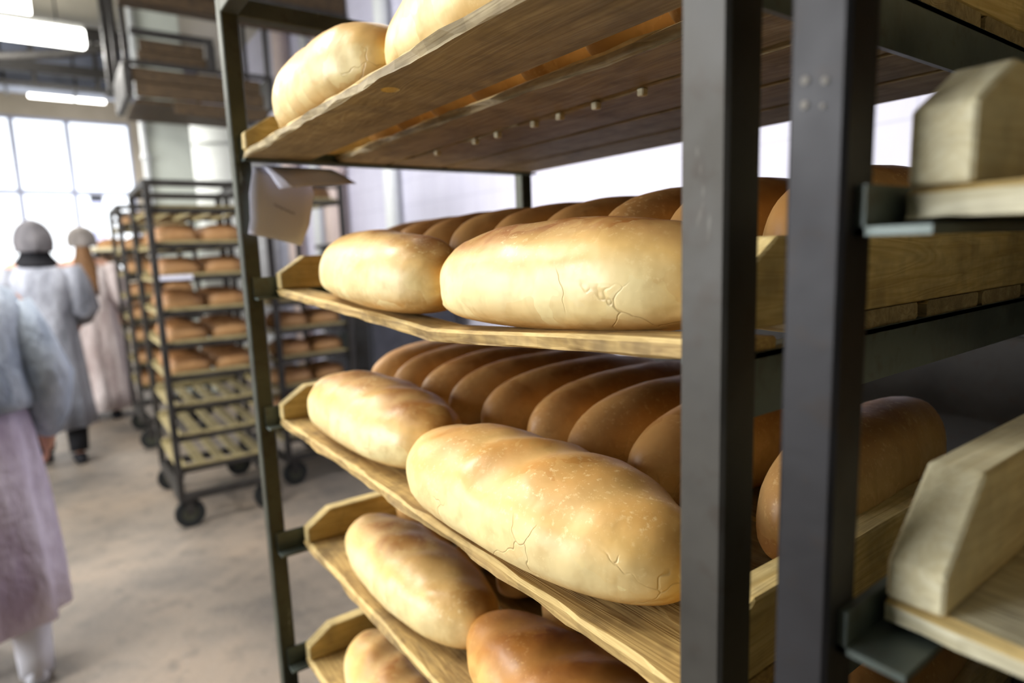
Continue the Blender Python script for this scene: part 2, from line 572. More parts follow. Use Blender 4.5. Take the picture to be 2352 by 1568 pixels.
def loaf_mesh(name, L, w, h, mat, n=64, m=44, seed=0, slashes=4, rough=1.0):
    rnd = random.Random(seed)
    V, F, A = [], [], []
    ph = rnd.uniform(0, 20)
    sl = [(-.62 + 1.24 * (i + rnd.uniform(-.15, .15)) / max(1, slashes - 1)) for i in range(slashes)] if slashes else []
    tilt = rnd.uniform(.9, 1.5) * rnd.choice((1, 1, 1, -1))
    for i in range(n):
        u = -math.cos(PI * i / (n - 1))
        u = .5 * u + .5 * (-1 + 2 * i / (n - 1)) if 0 < i < n - 1 else u
        u = max(-.9995, min(.9995, u))
        r = (1 - abs(u) ** 2.7) ** .5
        bend = .010 * math.sin(ph + u * 2.1)
        for k in range(m):
            th = 2 * PI * k / m
            c, s = math.cos(th), math.sin(th)
            y = w / 2 * r * math.copysign(abs(c) ** .9, c)
            if s > 0:
                z = .42 * h + .58 * h * s * r ** .8
            else:
                z = .42 * h - .42 * h * abs(s) ** .7 * r ** .5
            g = 0.0
            if s > .25 and slashes:
                wgt = min(1, (s - .25) / .4) * min(1, max(0, (1 - abs(u)) / .18))
                for t0 in sl:
                    d = (u - t0 - tilt * .16 * y / (w / 2)) / .10
                    e = math.exp(-d * d)
                    g += e * wgt
                    z -= .0026 * wgt * e * rough
                    d2 = (u - t0 - .17 - tilt * .16 * y / (w / 2)) / .08
                    z += .0012 * wgt * math.exp(-d2 * d2) * rough
            f = fbm((u * L / 2 + ph, y + ph, z), 14, 3) * .0030 * rough + fbm((u * L / 2 - ph, y, z + ph), 45, 2) * .0005 * rough
            nrm = Vector((u * .5, c, s if s > 0 else s * .3)).normalized()
            P = Vector((u * L / 2, y + bend * w, z)) + nrm * f * (1 if s > -.5 else .15)
            P.z = max(P.z, 0)
            V.append(P)
            A.append((.5 + .5 * s if s > -.99 else 0, min(1, g), u))
    for i in range(n - 1):
        for k in range(m):
            F.append((i * m + k, i * m + (k + 1) % m, (i + 1) * m + (k + 1) % m, (i + 1) * m + k))
    F.append(tuple(range(m - 1, -1, -1)))
    F.append(tuple((n - 1) * m + k for k in range(m)))
    me = mesh(name, V, [tuple(reversed(f)) for f in F], mat, True)
    at = me.attributes.new('crust', 'FLOAT_VECTOR', 'POINT')
    at.data.foreach_set('vector', [x for a in A for x in a])
    return me


def loaf(me, x, y, z, yaw, tilt, label, group=None, roll=0.0):
    o = link('bread_loaf', me, None, (x, y, H + z), (roll, -tilt, yaw))
    return tag(o, label, 'bread', group)


TZ = {1: .137, 2: -.040, 3: -.2155, 4: -.3965, 5: -.5715}       # top of the slats of each tray of the near rack
front = [
    (1, -.667, .2615, .1365, -.027, 0, .290, .107, .081, 'loaf_gold', 'pale golden loaf at the left end of the topmost visible tray'),
    (1, -.393, .275, .1365, -.025, 0, .294, .100, .078, 'loaf_gold', 'pale golden loaf with a cracked flank, second along the front of the topmost visible tray'),
    (2, -.605, .274, -.0528, -.072, -.043, .293, .100, .077, 'loaf_pale', 'shorter-looking pale loaf beside the cleat on the tray with the sagging board'),
    (2, -.3305, .281, -.0546, .102, .0144, .255, .098, .073, 'loaf_pale', 'plump pale loaf with a torn flake on its side, on the sagging front board'),
    (3, -.654, .277, -.2155, .023, 0, .303, .107, .079, 'loaf_pale', 'pale loaf with a dark crown lying at the cleat of the straight-edged tray'),
    (3, -.362, .268, -.2155, .018, 0, .2955, .115, .075, 'loaf_gold', 'biggest pale loaf with slashed glossy top, in sharp focus beside the dark post'),
    (4, -.630, .298, -.3965, .005, 0, .302, .104, .072, 'loaf_pale', 'pale loaf with brown shaded top on the tray below the biggest loaf'),
    (4, -.347, .307, -.3965, .068, 0, .286, .108, .069, 'loaf_brown', 'browner slashed loaf under the front board below the biggest loaf'),
    (5, -.662, .283, -.5715, -.068, 0, .276, .098, .075, 'loaf_pale', 'pale loaf on the lowest visible tray of the near rack'),
]
for i, (lv, x, y, z, yaw, tilt, L, w, h, mt, lab) in enumerate(front):
    me = loaf_mesh('bread_loaf', L, w, h, mt, 84, 56, 10 + i, {1: 0, 2: 0}.get(lv, 4))
    loaf(me, x, y, z, yaw, tilt, lab)
tanm = [loaf_mesh('bread_loaf', .284, .0735, .087, 'loaf_tan', 44, 32, 40 + i, 0, .5) for i in range(4)]
rows = {
    3: [(-.829, .485), (-.754, .485), (-.681, .487), (-.608, .485), (-.536, .483), (-.466, .490), (-.397, .481), (-.326, .484), (-.222, .483)],
    2: [(-.803, .482), (-.729, .482), (-.656, .482), (-.584, .481), (-.507, .482), (-.431, .482), (-.358, .484), (-.285, .480), (-.210, .482)],
    1: [(-.80 + .0845 * i, .49) for i in range(8)],
    4: [(-.80 + .0845 * i, .50) for i in range(8)],
}
ORD = ['first', 'second', 'third', 'fourth', 'fifth', 'sixth', 'seventh', 'eighth', 'ninth']
rl = {1: 'tan loaf from the paper note in the row on the topmost tray', 2: 'tan loaf from the far cleat in the packed row on the sagging tray',
      3: 'tan loaf from the far cleat in the packed row behind the biggest loaf', 4: 'shaded tan loaf from the far cleat behind the browner slashed loaf'}
yaws = {3: [0, .01, .01, -.005, .01, .01, .01, 0, .10], 2: [.01, .01, .01, .01, .01, 0, .01, .01, 0]}
for lv, pts in rows.items():
    for i, (x, y) in enumerate(pts):
        loaf(tanm[i % 4], x, y, TZ[lv] + .0005, PI / 2 + yaws.get(lv, [0] * 9)[i] + (PI if i % 3 == 1 else 0), 0, (ORD[i] + ' ' + rl[lv]), 'packed loaves at the back of tray %d' % lv)

# ------------------------------------------------------------------ trays
SL = [(0, .083), (.121, .190), (.197, .280), (.288, .366), (.374, .455)]
TH = .010


def slat_mesh(x0, x1, d, th, mat, seed, segs=2, sag=None, ragged=0.0, hole=None, thick_fn=None):
    """A board along X (local y from 0 to d, top at z=0) with a worn, bevelled edge."""
    V, F = [], []
    sec = [(0.003, 0), (0, -.0022), (0, -th + .0015), (.0015, -th), (d - .0015, -th), (d, -th + .0015), (d, -.0015), (d - .0015, 0)]
    m = len(sec)
    for i in range(segs + 1):
        x = x0 + (x1 - x0) * i / segs
        dz = sag(x) if sag else 0
        for k, (y, z) in enumerate(sec):
            r = 0
            if ragged:
                if k in (1, 2, 3, 0):
                    r = ragged * fbm((x * 1.0 + seed, k * .3, seed), 16, 4)
                elif k in (5, 6):
                    r = -.5 * ragged * fbm((x + seed * 3, k * .2, seed), 14, 3)
            V.append((x, y + r, z + dz + (ragged * .3 * fbm((x, seed, k), 22, 3) if ragged and k in (2, 3) else 0)))
    for i in range(segs):
        for k in range(m):
            F.append((i * m + k, (i + 1) * m + k, (i + 1) * m + (k + 1) % m, i * m + (k + 1) % m))
    F.append(tuple(range(m)))
    F.append(tuple(segs * m + k for k in range(m - 1, -1, -1)))
    me = mesh('slat', V, F, mat)
    if segs > 2:
        me.materials.append(M['wood_worn'])
        for p in me.polygons:
            if p.index < segs * m and p.index % m == 0:
                p.material_index = 1
    return me


def cleat_mesh(th, L, h, lo, ch, mat, ragged=0.0):
    """Side board: runs along Y from 0 to L, thickness th in X, with chamfered upper ends."""
    prof = [(0, 0), (0, lo), (ch, h), (L - ch, h), (L, lo), (L, 0)]
    V = [(0, y, z) for y, z in prof] + [(th, y, z) for y, z in prof]
    n = len(prof)
    bm = bmesh.new()
    vs = [bm.verts.new(v) for v in V]
    bm.faces.new(vs[:n])
    bm.faces.new(list(reversed(vs[n:])))
    for i in range(n):
        j = (i + 1) % n
        bm.faces.new((vs[j], vs[i], vs[n + i], vs[n + j]))
    bmesh.ops.recalc_face_normals(bm, faces=bm.faces)
    bmesh.ops.bevel(bm, geom=list(bm.edges), offset=.0012, segments=1, affect='EDGES')
    return bm_mesh('cleat', bm, mat)


_shared = {}


def shared(key, fn):
    if key not in _shared:
        _shared[key] = fn()
    return _shared[key]


def tray(label, x0, x1, y0, z, group=None, mats=('wood', 'wood_under', 'wood_cleat'), near=False, sag=None, seed=0, ch=(.042, .020, .034), rotz=0, light_spot_tabs=(), slats=SL, ragged=.004, pivot=None):
    """Wooden slatted tray; z is the top of its slats (above the eye), y0 its front."""
    xc = (x0 + x1) / 2
    root = thing('wooden_tray', label, 'tray', (xc, y0, H + z), rotz, group)
    a, b = x0 - xc, x1 - xc
    for i, (s0, s1) in enumerate(slats):
        if near and i < 3:
            me = slat_mesh(a, b, s1 - s0, TH, mats[0] if i == 0 else mats[1], seed + i, 60 if i == 0 else 24, (lambda x: sag(x + xc)) if (sag and i == 0) else None, ragged if i == 0 else ragged * 1.8)
        else:
            me = shared(('slat', round(b - a, 4), i, mats[1]), lambda: slat_mesh(a, b, s1 - s0, TH, mats[1], i, 1))
        link('slat', me, root, (0, s0, 0))
    cm = shared(('cleat', mats[2], ch), lambda: cleat_mesh(.0185, slats[-1][1], ch[0], ch[1], ch[2], mats[2]))
    link('cleat', cm, root, (a, 0, .0003))
    link('cleat', cm, root, (b - .0185, 0, .0003))
    for px, py in light_spot_tabs:
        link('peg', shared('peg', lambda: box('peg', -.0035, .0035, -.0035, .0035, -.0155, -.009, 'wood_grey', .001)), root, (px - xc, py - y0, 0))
    return root


def sag2(x):
    P = [(-.87, 0), (-.667, -.009), (-.543, -.0145), (-.447, -.0200), (-.372, -.016), (-.278, -.0095), (-.194, -.005), (-.17, -.004)]
    for (xa, za), (xb, zb) in zip(P, P[1:]):
        if x <= xb:
            t = (x - xa) / (xb - xa)
            return za + (zb - za) * max(0, min(1, t))
    return P[-1][1]


X0, X1 = -.868, -.1665
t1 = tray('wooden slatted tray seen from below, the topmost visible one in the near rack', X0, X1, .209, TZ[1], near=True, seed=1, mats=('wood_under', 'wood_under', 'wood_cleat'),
          light_spot_tabs=[(-.52, .408), (-.585, .408), (-.48, .408), (-.43, .408), (-.375, .408), (-.63, .408), (-.72, .408)])  # pale wooden tabs stand in for light falling through the slat gaps
t2 = tray('wooden slatted tray whose front board sags in the middle', X0, X1, .237, TZ[2], near=True, sag=sag2, seed=2, slats=[(0, .034), (.085, .185)] + SL[2:], ragged=.003)
t3 = tray('wooden slatted tray with straight worn front board, holding the biggest loaf', X0, X1, .225, TZ[3], near=True, seed=3)
t4 = tray('yellowed wooden slatted tray directly below the one holding the biggest loaf', X0, X1, .244, TZ[4], near=True, seed=4)
t5 = tray('wooden slatted tray, the lowest visible one in the near rack', X0, X1, .232, TZ[5], near=True, seed=5)
t6 = tray('pale chamfered wooden tray at eye level in the rack behind the double posts', -.0955, .60, .229, .0155, near=True, seed=6, mats=('wood_grey', 'wood_under', 'wood_pale'), ch=(.040, .024, .030), ragged=.006)
t7 = tray('pale chamfered wooden tray, lower one in the rack behind the double posts', -.0955, .60, .229, -.1285, near=True, seed=7, mats=('wood_grey', 'wood_under', 'wood_pale'), ch=(.044, .014, .030), ragged=.006)


def drill(o, p, r):
    """Cut a round knot hole through a board."""
    bm = bmesh.new()
    add_cyl(bm, (p[0], p[1], -.05), (p[0], p[1], .05), r, n=16)
    c = bpy.data.objects.new('cutter', bm_mesh('cutter', bm, 'wood_worn'))
    COL.objects.link(c)
    c.matrix_world = Matrix.Translation(o.parent.location + o.location)
    md = o.modifiers.new('b', 'BOOLEAN')
    md.operation = 'DIFFERENCE'
    md.solver = 'EXACT'
    md.object = c
    bpy.context.view_layer.update()
    dg = bpy.context.evaluated_depsgraph_get()
    nm = bpy.data.meshes.new_from_object(o.evaluated_get(dg))
    o.modifiers.clear()
    o.data = nm
    bpy.data.objects.remove(c)


drill([c for c in t1.children if c.name.startswith('slat') and c.location.y < .01][0], (-.471 - (X0 + X1) / 2, .0185), .0075)


# ------------------------------------------------------------------ racks
def rack(label, x0, x1, y0, y1, levels, ztop, post=.022, mat='steel', group=None, rail='steel_rail', rotz=0, base=-1.25, wheel=.065, near_mat=None, pd=None, toprails=False, web=.026, web_r=None):
    """Angle-iron rack; x0..x1 outer width, y0..y1 outer depth, levels = underside of the trays above the eye."""
    xc, yc = (x0 + x1) / 2, (y0 + y1) / 2
    root = thing('bread_rack', label, 'rack', (xc, yc, 0), rotz, group)
    a, b, c, d = x0 - xc, x1 - xc, y0 - yc, y1 - yc
    pd = pd or post
    zt, zb = H + ztop, H + base
    for sx, sy in ((0, 0), (1, 0), (0, 1), (1, 1)):
        px = a if sx == 0 else b - post
        py = c if sy == 0 else d - pd
        mm = near_mat if (near_mat and sx == 1 and sy == 0) else mat
        link('post', box('post', px, px + post, py, py + pd, zb, zt, mm, .0016), root)
    # rails: web and flange
    fl = .022
    for z in levels:
        zz = H + z
        for sx in (0, 1):
            bm = bmesh.new()
            if sx == 0:
                add_box(bm, a + post, a + post + .003, c + pd * .4, d - pd * .3, zz - .003, zz + web)
                add_box(bm, a + post, a + post + fl, c + pd * .4, d - pd * .3, zz - .003, zz - .0002)
            else:
                add_box(bm, b - post - .003, b - post, c + pd, d - pd * .3, (zz - .003 if web_r is None else zz - web_r), (zz + web if web_r is None else zz))
                add_box(bm, b - post - fl * .75, b - post, c + pd, d - pd * .3, zz - .003, zz - .0002)
            link('rail', bm_mesh('rail', bm, rail), root)
    # top and base frames
    for z0, z1 in ((zt - post, zt), (zb, zb + post * 1.3)):
        link('beam', box('beam', a + post, b - post, c, c + pd, z0, z1, mat, .001), root)
        link('beam', box('beam', a + post, b - post, d - pd, d, z0, z1, mat, .001), root)
        link('beam', box('beam', a, a + post, c + pd, d - pd, z0, z1, mat, .001), root)
        link('beam', box('beam', b - post, b, c + pd, d - pd, z0, z1, mat, .001), root)
    if toprails:
        for zz in (zt - .085,):
            link('beam', box('beam', b - post, b, c + pd, d - pd, zz, zz + .02, mat, .001), root)
            link('beam', box('beam', a, a + post, c + pd, d - pd, zz, zz + .02, mat, .001), root)
    # castors
    for sx, sy in ((0, 0), (1, 0), (0, 1), (1, 1)):
        px = a + .03 if sx == 0 else b - .03
        py = c + .05 if sy == 0 else d - .05
        bm = bmesh.new()
        add_box(bm, px - .022, px - .017, py - .02, py + .02, wheel, zb)
        add_box(bm, px + .017, px + .022, py - .02, py + .02, wheel, zb)
        add_box(bm, px - .022, px + .022, py - .025, py + .025, zb - .006, zb)
        fo = link('castor', bm_mesh('castor', bm, 'steel_dark'), root)
        bw = bmesh.new()
        add_cyl(bw, (px - .014, py, wheel), (px + .014, py, wheel), wheel, n=24)
        link('wheel', bm_mesh('wheel', bw, 'rubber'), fo)
        bh = bmesh.new()
        add_cyl(bh, (px - .016, py, wheel), (px + .016, py, wheel), wheel * .5, n=16)
        link('hub', bm_mesh('hub', bh, 'steel'), fo)
    return root


lvl1 = [TZ[k] - TH for k in (1, 2, 3, 4, 5)] + [-.7575, -.9325, -1.1075]
r1 = rack('dark steel rack holding the sharp loaves, its near post scratched', -.900, -.1436, .200, .680, lvl1, .325, .0215, near_mat='steel_scratched', web_r=.030)
r2 = rack('dark steel rack standing right beside the scratched post, mostly out of view', -.1208, .655, .200, .680, [.16, .0155 - TH - .002, -.1285 - TH - .002, -.30, -.46, -.62, -.78, -.94, -1.10], .325, .0195, mat='steel_near', web=.013)
for i, (x, z, r) in enumerate(((-.115, .050, .0014), (-.1085, .0485, .0012), (-.115, .0425, .0014), (-.109, .041, .0008))):
    bm = bmesh.new()
    add_cyl(bm, (x - .267, .1995 - .44, H + z), (x - .267, .2004 - .44, H + z), r, n=10)
    link('paint_spot', bm_mesh('paint_spot', bm, 'spot'), r2)

tray('unseen light-blocking wooden tray high in the rack behind the double posts', -.0955, .60, .229, .16 + TH + .0005)  # out-of-view trays added to keep light off the near rack's right side
tray('unseen light-blocking wooden tray low in the rack behind the double posts', -.0955, .60, .229, -.30 + TH + .0005)
for zl, nm in ((.0155, 'eye-level'), (-.1285, 'lower pale')):  # out-of-view loaves added to block light inside this rack
    for i in range(7):
        loaf(tanm[i % 4], .09 + .077 * i, .46, zl + .0005, PI / 2, 0, ORD[i] + ' unseen light-blocking loaf on the %s tray behind the double posts' % nm, 'unseen light-blocking loaves behind the double posts')

# papers hung on the near rack
def sheet(name, grid, mat, th=.0006):
    nr, nc = len(grid), len(grid[0])
    V = [p for r in grid for p in r]
    F = [(i * nc + j, i * nc + j + 1, (i + 1) * nc + j + 1, (i + 1) * nc + j) for i in range(nr - 1) for j in range(nc - 1)]
    bm = bmesh.new()
    vs = [bm.verts.new(v) for v in V]
    for f in F:
        bm.faces.new([vs[k] for k in f])
    bmesh.ops.subdivide_edges(bm, edges=bm.edges[:], cuts=2, use_grid_fill=True, smooth=.6)
    r = bmesh.ops.solidify(bm, geom=bm.faces[:], thickness=th)
    return bm_mesh(name, bm, mat, True)


def W(y, z, x=0.0):
    return (x, y, z)


pr = thing('paper_sheet', 'white paper note hanging from the rail on the far post of the near rack', 'paper', (-.8685, .24, H + .1185))
pg = [[W(-.020, -.001), W(.01, -.001), W(.046, -.001)], [W(-.028, -.035, .002), W(.012, -.034, .004), W(.056, -.032, .003)], [W(-.030, -.068, .003), W(.008, -.072, .006), W(.046, -.075, .004)], [W(-.034, -.086, .002), W(.0, -.094, .005), W(.033, -.103, .002)]]
link('sheet', sheet('sheet', pg, 'paper'), pr)
pf = [[W(-.010, 0, .001), W(.03, 0, .001), W(.083, 0, .001)], [W(-.002, -.012, .012), W(.035, -.010, .015), W(.095, -.008, .010)], [W(.008, -.030, .020), W(.045, -.026, .026), W(.112, -.020, .016)]]
link('folded_flap', sheet('folded_flap', pf, 'paper'), pr)
fc = [[W(-.008, -.002, .012), W(-.004, -.003, .016)], [W(.004, -.030, .024), W(.022, -.029, .038)]]
link('folded_corner', sheet('folded_corner', fc, 'paper'), pr)
sc_pts = [W(.0 + .002 * i, -.049 - .0009 * i + .0016 * math.sin(i * 2.2), .0082 - .00012 * i) for i in range(14)]
link('handwriting', tube('handwriting', sc_pts, .0005, 'ink', 6), pr)

# ------------------------------------------------------------------ racks across the aisle end
bgl = [loaf_mesh('bread_loaf', .212, .112, .118, 'loaf_bg', 18, 14, 70 + i, 0, .6) for i in range(3)]
bgs = [loaf_mesh('bread_loaf', .16, .08, .07, 'loaf_brown', 14, 12, 80 + i, 0, .6) for i in range(2)]
MB = ('wood_bg', 'wood_bg', 'wood_bg')
SLB = [(0, .05), (.101, .151), (.2025, .2525), (.304, .354), (.405, .455)]


def bg_rack(label, x1, y0, levels, ztop, fill, tl, ll, width=.76, base=-1.25, rotz=0, mat='steel_dark', cols=2, small=False, seed=0):
    rnd = random.Random(seed)
    x0, y1 = x1 - width, y0 + .50
    cx_, cy_ = (x0 + x1) / 2, (y0 + y1) / 2
    r = rack(label, x0, x1, y0, y1, [z - TH for z in levels], ztop, .032, mat=mat, rail='steel_dark', rotz=rotz, base=base, wheel=.075, toprails=True)
    rm = Matrix.Translation((cx_, cy_, 0)) @ Matrix.Rotation(rotz, 4, 'Z') @ Matrix.Translation((-cx_, -cy_, 0))
    for ti, (z, f) in enumerate(zip(levels, fill)):
        if f is None:
            continue
        t = tray((tl[0] if f else tl[1]) + ', %s from its top' % ORD[ti], x0 + .036, x1 - .036, y0 + .02, z, group=tl[2] if f else tl[3], mats=MB, ch=(.030, .018, .03), slats=SLB)
        t.location = rm @ t.location
        t.rotation_euler.z = rotz
        for c in range(f):
            for j in range(2):
                px = x1 - .075 - .055 - c * .125 + rnd.uniform(-.006, .006)
                py = y0 + .02 + .118 + j * .222 + rnd.uniform(-.004, .004)
                me = bgl[rnd.randrange(3)]
                o = loaf(me, px, py, z + .0005, PI / 2 + rnd.uniform(-.015, .015), 0, ll % ORD[ti], 'loaves of ' + ll.split(' in ')[-1])
                p = rm @ Vector((px, py, 0))
                o.location.x, o.location.y = p.x, p.y
                o.rotation_euler.z += rotz
    return r


LA = [.255, .077, -.090, -.265, -.434, -.603, -.763, -.924, -1.095]
bg_rack('tall dark rack of loaves and empty trays beyond the far post', -3.59, .386, LA, .406, [0, 4, 4, 4, 4, 4, 0, 0, 0],
        ('pale wooden tray of loaves in the tall rack', 'empty slatted tray in the tall rack', 'filled trays of the tall rack', 'empty trays of the tall rack'),
        'small tan loaf on the %s tray down in the tall rack', seed=1)
LB = [.330, -.275, -.445, -.620, -.80, -.98, -1.12]
bg_rack('dark rack of loaves right behind the tall rack, near the white wall', -3.86, .985, LB, .50, [1, 2, 2, 2, 2, 2, 0],
        ('pale wooden tray of loaves in the rack near the white wall', 'empty tray at the bottom of the rack near the white wall', 'filled trays of the rack near the wall', 'empty trays of the rack near the wall'),
        'small tan loaf on the %s tray down in the rack near the wall', rotz=math.radians(5), seed=2)
LC = [.26, .08, -.09, -.26, -.43, -.60, -.77, -.94]
bg_rack('dark rack crowded with loaves, between the tall rack and the walking people', -5.37, .395, LC, .42, [3] * 8,
        ('wooden tray of loaves in the crowded rack beside the people', 'empty tray of the crowded rack beside the people', 'trays of the crowded rack', 'empty trays of the crowded rack'),
        'small tan loaf on the %s tray down in the crowded rack', base=-1.2, seed=3)
LD = [.0, -.16, -.32, -.48, -.64]
bg_rack('low rack of loaves with a cream shelf on top, furthest down the aisle', -7.45, .33, LD, .12, [3, 3, 3, 3, 3],
        ('wooden tray of loaves in the low rack furthest down the aisle', 'empty tray of the low rack furthest down the aisle', 'trays of the low rack', 'empty trays of the low rack'),
        'small tan loaf on the %s tray down in the low rack', base=-1.2, seed=4)
# loaves standing on top of the low rack
tag(link('paper_slip', box('paper_slip', -.001, .001, -.075, .075, -.024, .0, 'paper'), None, (-3.5875, .49, H - .066)), 'white paper slip stuck on a tray edge of the tall rack', 'paper')

# cream serving shelf with flat bread on top of the low rack
sh = thing('serving_tray', 'cream flat tray with pale breads on top of the low rack', 'tray', (-7.83, .56, H + .13))
M['cream'] = plain_mat('cream_enamel', s2l(238, 226, 186), .5)
bmt = bmesh.new()
add_box(bmt, -.36, .36, -.26, .24, 0, .012, .003)
link('tray_base', bm_mesh('tray_base', bmt, 'cream'), sh)
bmt = bmesh.new()
add_box(bmt, -.36, .36, -.26, -.25, .012, .04)
add_box(bmt, -.36, .36, .23, .24, .012, .04)
add_box(bmt, -.36, -.35, -.25, .23, .012, .04)
add_box(bmt, .35, .36, -.25, .23, .012, .04)
link('rim', bm_mesh('rim', bmt, 'cream'), sh)
for i in range(4):
    o = loaf(bgl[i % 3], -7.83 + .25 - .13 * i, .48, .13 + .0125, PI / 2, 0, 'pale bread on the cream tray above the low rack', 'breads on the cream tray')

# dark steel cabinet by the white wall
cb = thing('steel_cabinet', 'dark blue-grey steel cabinet standing between the racks and the white wall', 'cabinet', (-4.35, 1.95, 0))
M['cab'] = metal_mat('cabinet_paint', s2l(58, 60, 68), s2l(78, 80, 88), s2l(50, 46, 44), .5)
link('body', box('body', -.45, .45, -.30, .34, .08, H + .06, 'cab', .008), cb)
link('door', box('door', -.43, -.01, -.318, -.302, .12, H + .02, 'cab', .004), cb)
link('door', box('door', .01, .43, -.318, -.302, .12, H + .02, 'cab', .004), cb)
link('top_panel', box('top_panel', -.47, .47, -.33, .36, H + .0605, H + .09, 'steel_dark', .004), cb)
for sx in (-.40, .34):
    for sy in (-.27, .27):
        link('foot', box('foot', sx, sx + .05, sy, sy + .05, 0, .0795, 'steel_dark', .003), cb)
for sx in (-.06, .04):
    link('handle', box('handle', sx, sx + .02, -.34, -.3185, .70, .86, 'steel_rail', .004), cb)

dc = thing('dark_cupboard', 'low black steel cupboard standing behind the near racks', 'cupboard', (.20, 1.15, 0))
link('body', box('body', -1.05, 1.05, -.25, .25, .06, H - .10, 'steel_dark', .008), dc)
link('top_panel', box('top_panel', -1.07, 1.07, -.27, .27, H - .0995, H - .075, 'steel_dark', .004), dc)
for i in range(3):
    link('door', box('door', -1.03 + i * .69, -.36 + i * .69, -.268, -.2505, .10, H - .12, 'steel_dark', .004), dc)
link('plinth', box('plinth', -1.0, 1.0, -.22, .22, 0, .0595, 'steel_dark', .004), dc)

# ------------------------------------------------------------------ building services at the far end
M['col'] = plain_mat('pillar_paint', s2l(206, 212, 200), .55, .05)
M['tank'] = plain_mat('white_enamel', s2l(232, 236, 236), .45, .05)
M['duct'] = plain_mat('galvanised_duct', s2l(128, 134, 152), .35, .15, 3, .5)
M['brown'] = wood_mat('brown_boards', s2l(92, 74, 52), s2l(60, 48, 34), s2l(40, 34, 27), 1, 1, .6)
M['pinkpipe'] = plain_mat('pinkish_pipe_paint', s2l(214, 196, 190), .5, .08)
pil = thing('pillar', 'pale greenish square pillar behind the tall rack', 'pillar', (-7.5, 1.05, 0))
link('shaft', box('shaft', -.18, .18, -.19, .22, .12, ZC - .002, 'col', .01), pil)
link('plinth', box('plinth', -.21, .21, -.22, .25, 0, .12, 'col', .01), pil)
pp = thing('white_pipe', 'slim white vertical pipe in front of the greenish pillar', 'pipe', (-7.28, .84, 0))
bm = bmesh.new()
add_cyl(bm, (0, 0, 0), (0, 0, ZC - .002), .03, n=14)
link('pipe_run', bm_mesh('pipe_run', bm, 'tank', True), pp)
for z in (1.2, 2.4, 3.0):
    bm = bmesh.new()
    add_cyl(bm, (0, 0, z), (0, 0, z + .05), .042, n=14)
    link('pipe_collar', bm_mesh('pipe_collar', bm, 'tank', True), pp)
tk = thing('storage_silo', 'white ribbed flour silo beside the greenish pillar', 'silo', (-8.3, 1.86, 0))
bm = bmesh.new()
add_cyl(bm, (0, 0, .5), (0, 0, 3.1), .5, n=40)
link('drum', bm_mesh('drum', bm, 'tank', True), tk)
bm = bmesh.new()
add_cyl(bm, (0, 0, .18), (0, 0, .4995), .2, .5, n=40)
link('cone', bm_mesh('cone', bm, 'tank', True), tk)
for z in (.9, 1.5, 2.1, 2.7):
    bm = bmesh.new()
    add_cyl(bm, (0, 0, z), (0, 0, z + .04), .512, n=40)
    link('rib', bm_mesh('rib', bm, 'tank', True), tk)
for a in range(4):
    bm = bmesh.new()
    p = (.44 * math.cos(a * PI / 2 + .6), .44 * math.sin(a * PI / 2 + .6))
    add_cyl(bm, (p[0], p[1], 0), (p[0], p[1], .52), .035, n=10)
    link('leg', bm_mesh('leg', bm, 'steel_dark'), tk)

# overhead board conveyor (brown) hung above the racks, its boarded end towards the aisle
cv = thing('overhead_conveyor', 'brown boarded overhead conveyor box hung from the ceiling above the racks', 'conveyor', (-6.2, 0, H))
for i, (z0, z1, y0, y1) in enumerate(((1.25, 1.36, .98, 1.75), (1.37, 1.48, .70, 1.72), (1.49, 1.60, .68, 1.70), (1.64, 1.73, .74, 1.27), (1.74, 1.83, .76, 1.25))):
    link('plank', box('plank', -.04 + .012 * (i % 2), 0 + .012 * (i % 2), y0, y1, z0, z1, 'brown', .004), cv)
for i in range(3):
    link('floor_plank', shared('cvfloor', lambda: box('floor_plank', -.135, .135, .70, 1.72, 1.33, 1.365, 'brown', .004)), cv, (-.20 - i * .28, 0, 0))
link('side_beam', box('side_beam', -.88, .02, .62, .68, 1.36, 1.64, 'steel_dark', .006), cv)
link('side_beam', box('side_beam', -.88, .02, 1.76, 1.82, 1.36, 1.64, 'steel_dark', .006), cv)
link('cross_beam', box('cross_beam', .02, .07, .66, 1.80, 1.605, 1.64, 'steel_dark', .005), cv)
link('cross_beam', box('cross_beam', .02, .07, .70, 1.32, 1.84, 1.89, 'steel_dark', .005), cv)
link('end_post', box('end_post', .02, .07, 1.26, 1.33, 1.6405, 1.839, 'steel_dark', .005), cv)
for y in (.66, 1.79):
    for x in (-.05, -.8):
        link('hanger', box('hanger', x - .02, x + .02, y - .02, y + .02, 1.6405, ZC - H - .002, 'steel_dark', .003), cv)
ub = thing('ceiling_beam', 'dark brown boarded beam under the ceiling above the conveyor', 'beam', (-6.0, 0, H))
link('web', box('web', -.10, .10, .62, 2.43, 2.02, 2.13, 'brown', .006), ub)
link('flange', box('flange', -.16, .16, .62, 2.43, 2.131, 2.19, 'steel_dark', .006), ub)
link('board', box('board', -.14, .14, .62, 2.43, 2.191, 2.36, 'brown', .006), ub)
link('bracket', box('bracket', -.05, .05, .62, .74, 2.361, ZC - H - .002, 'steel_dark', .006), ub)
link('bracket', box('bracket', -.05, .05, 2.2, 2.3, 2.361, ZC - H - .002, 'steel_dark', .006), ub)

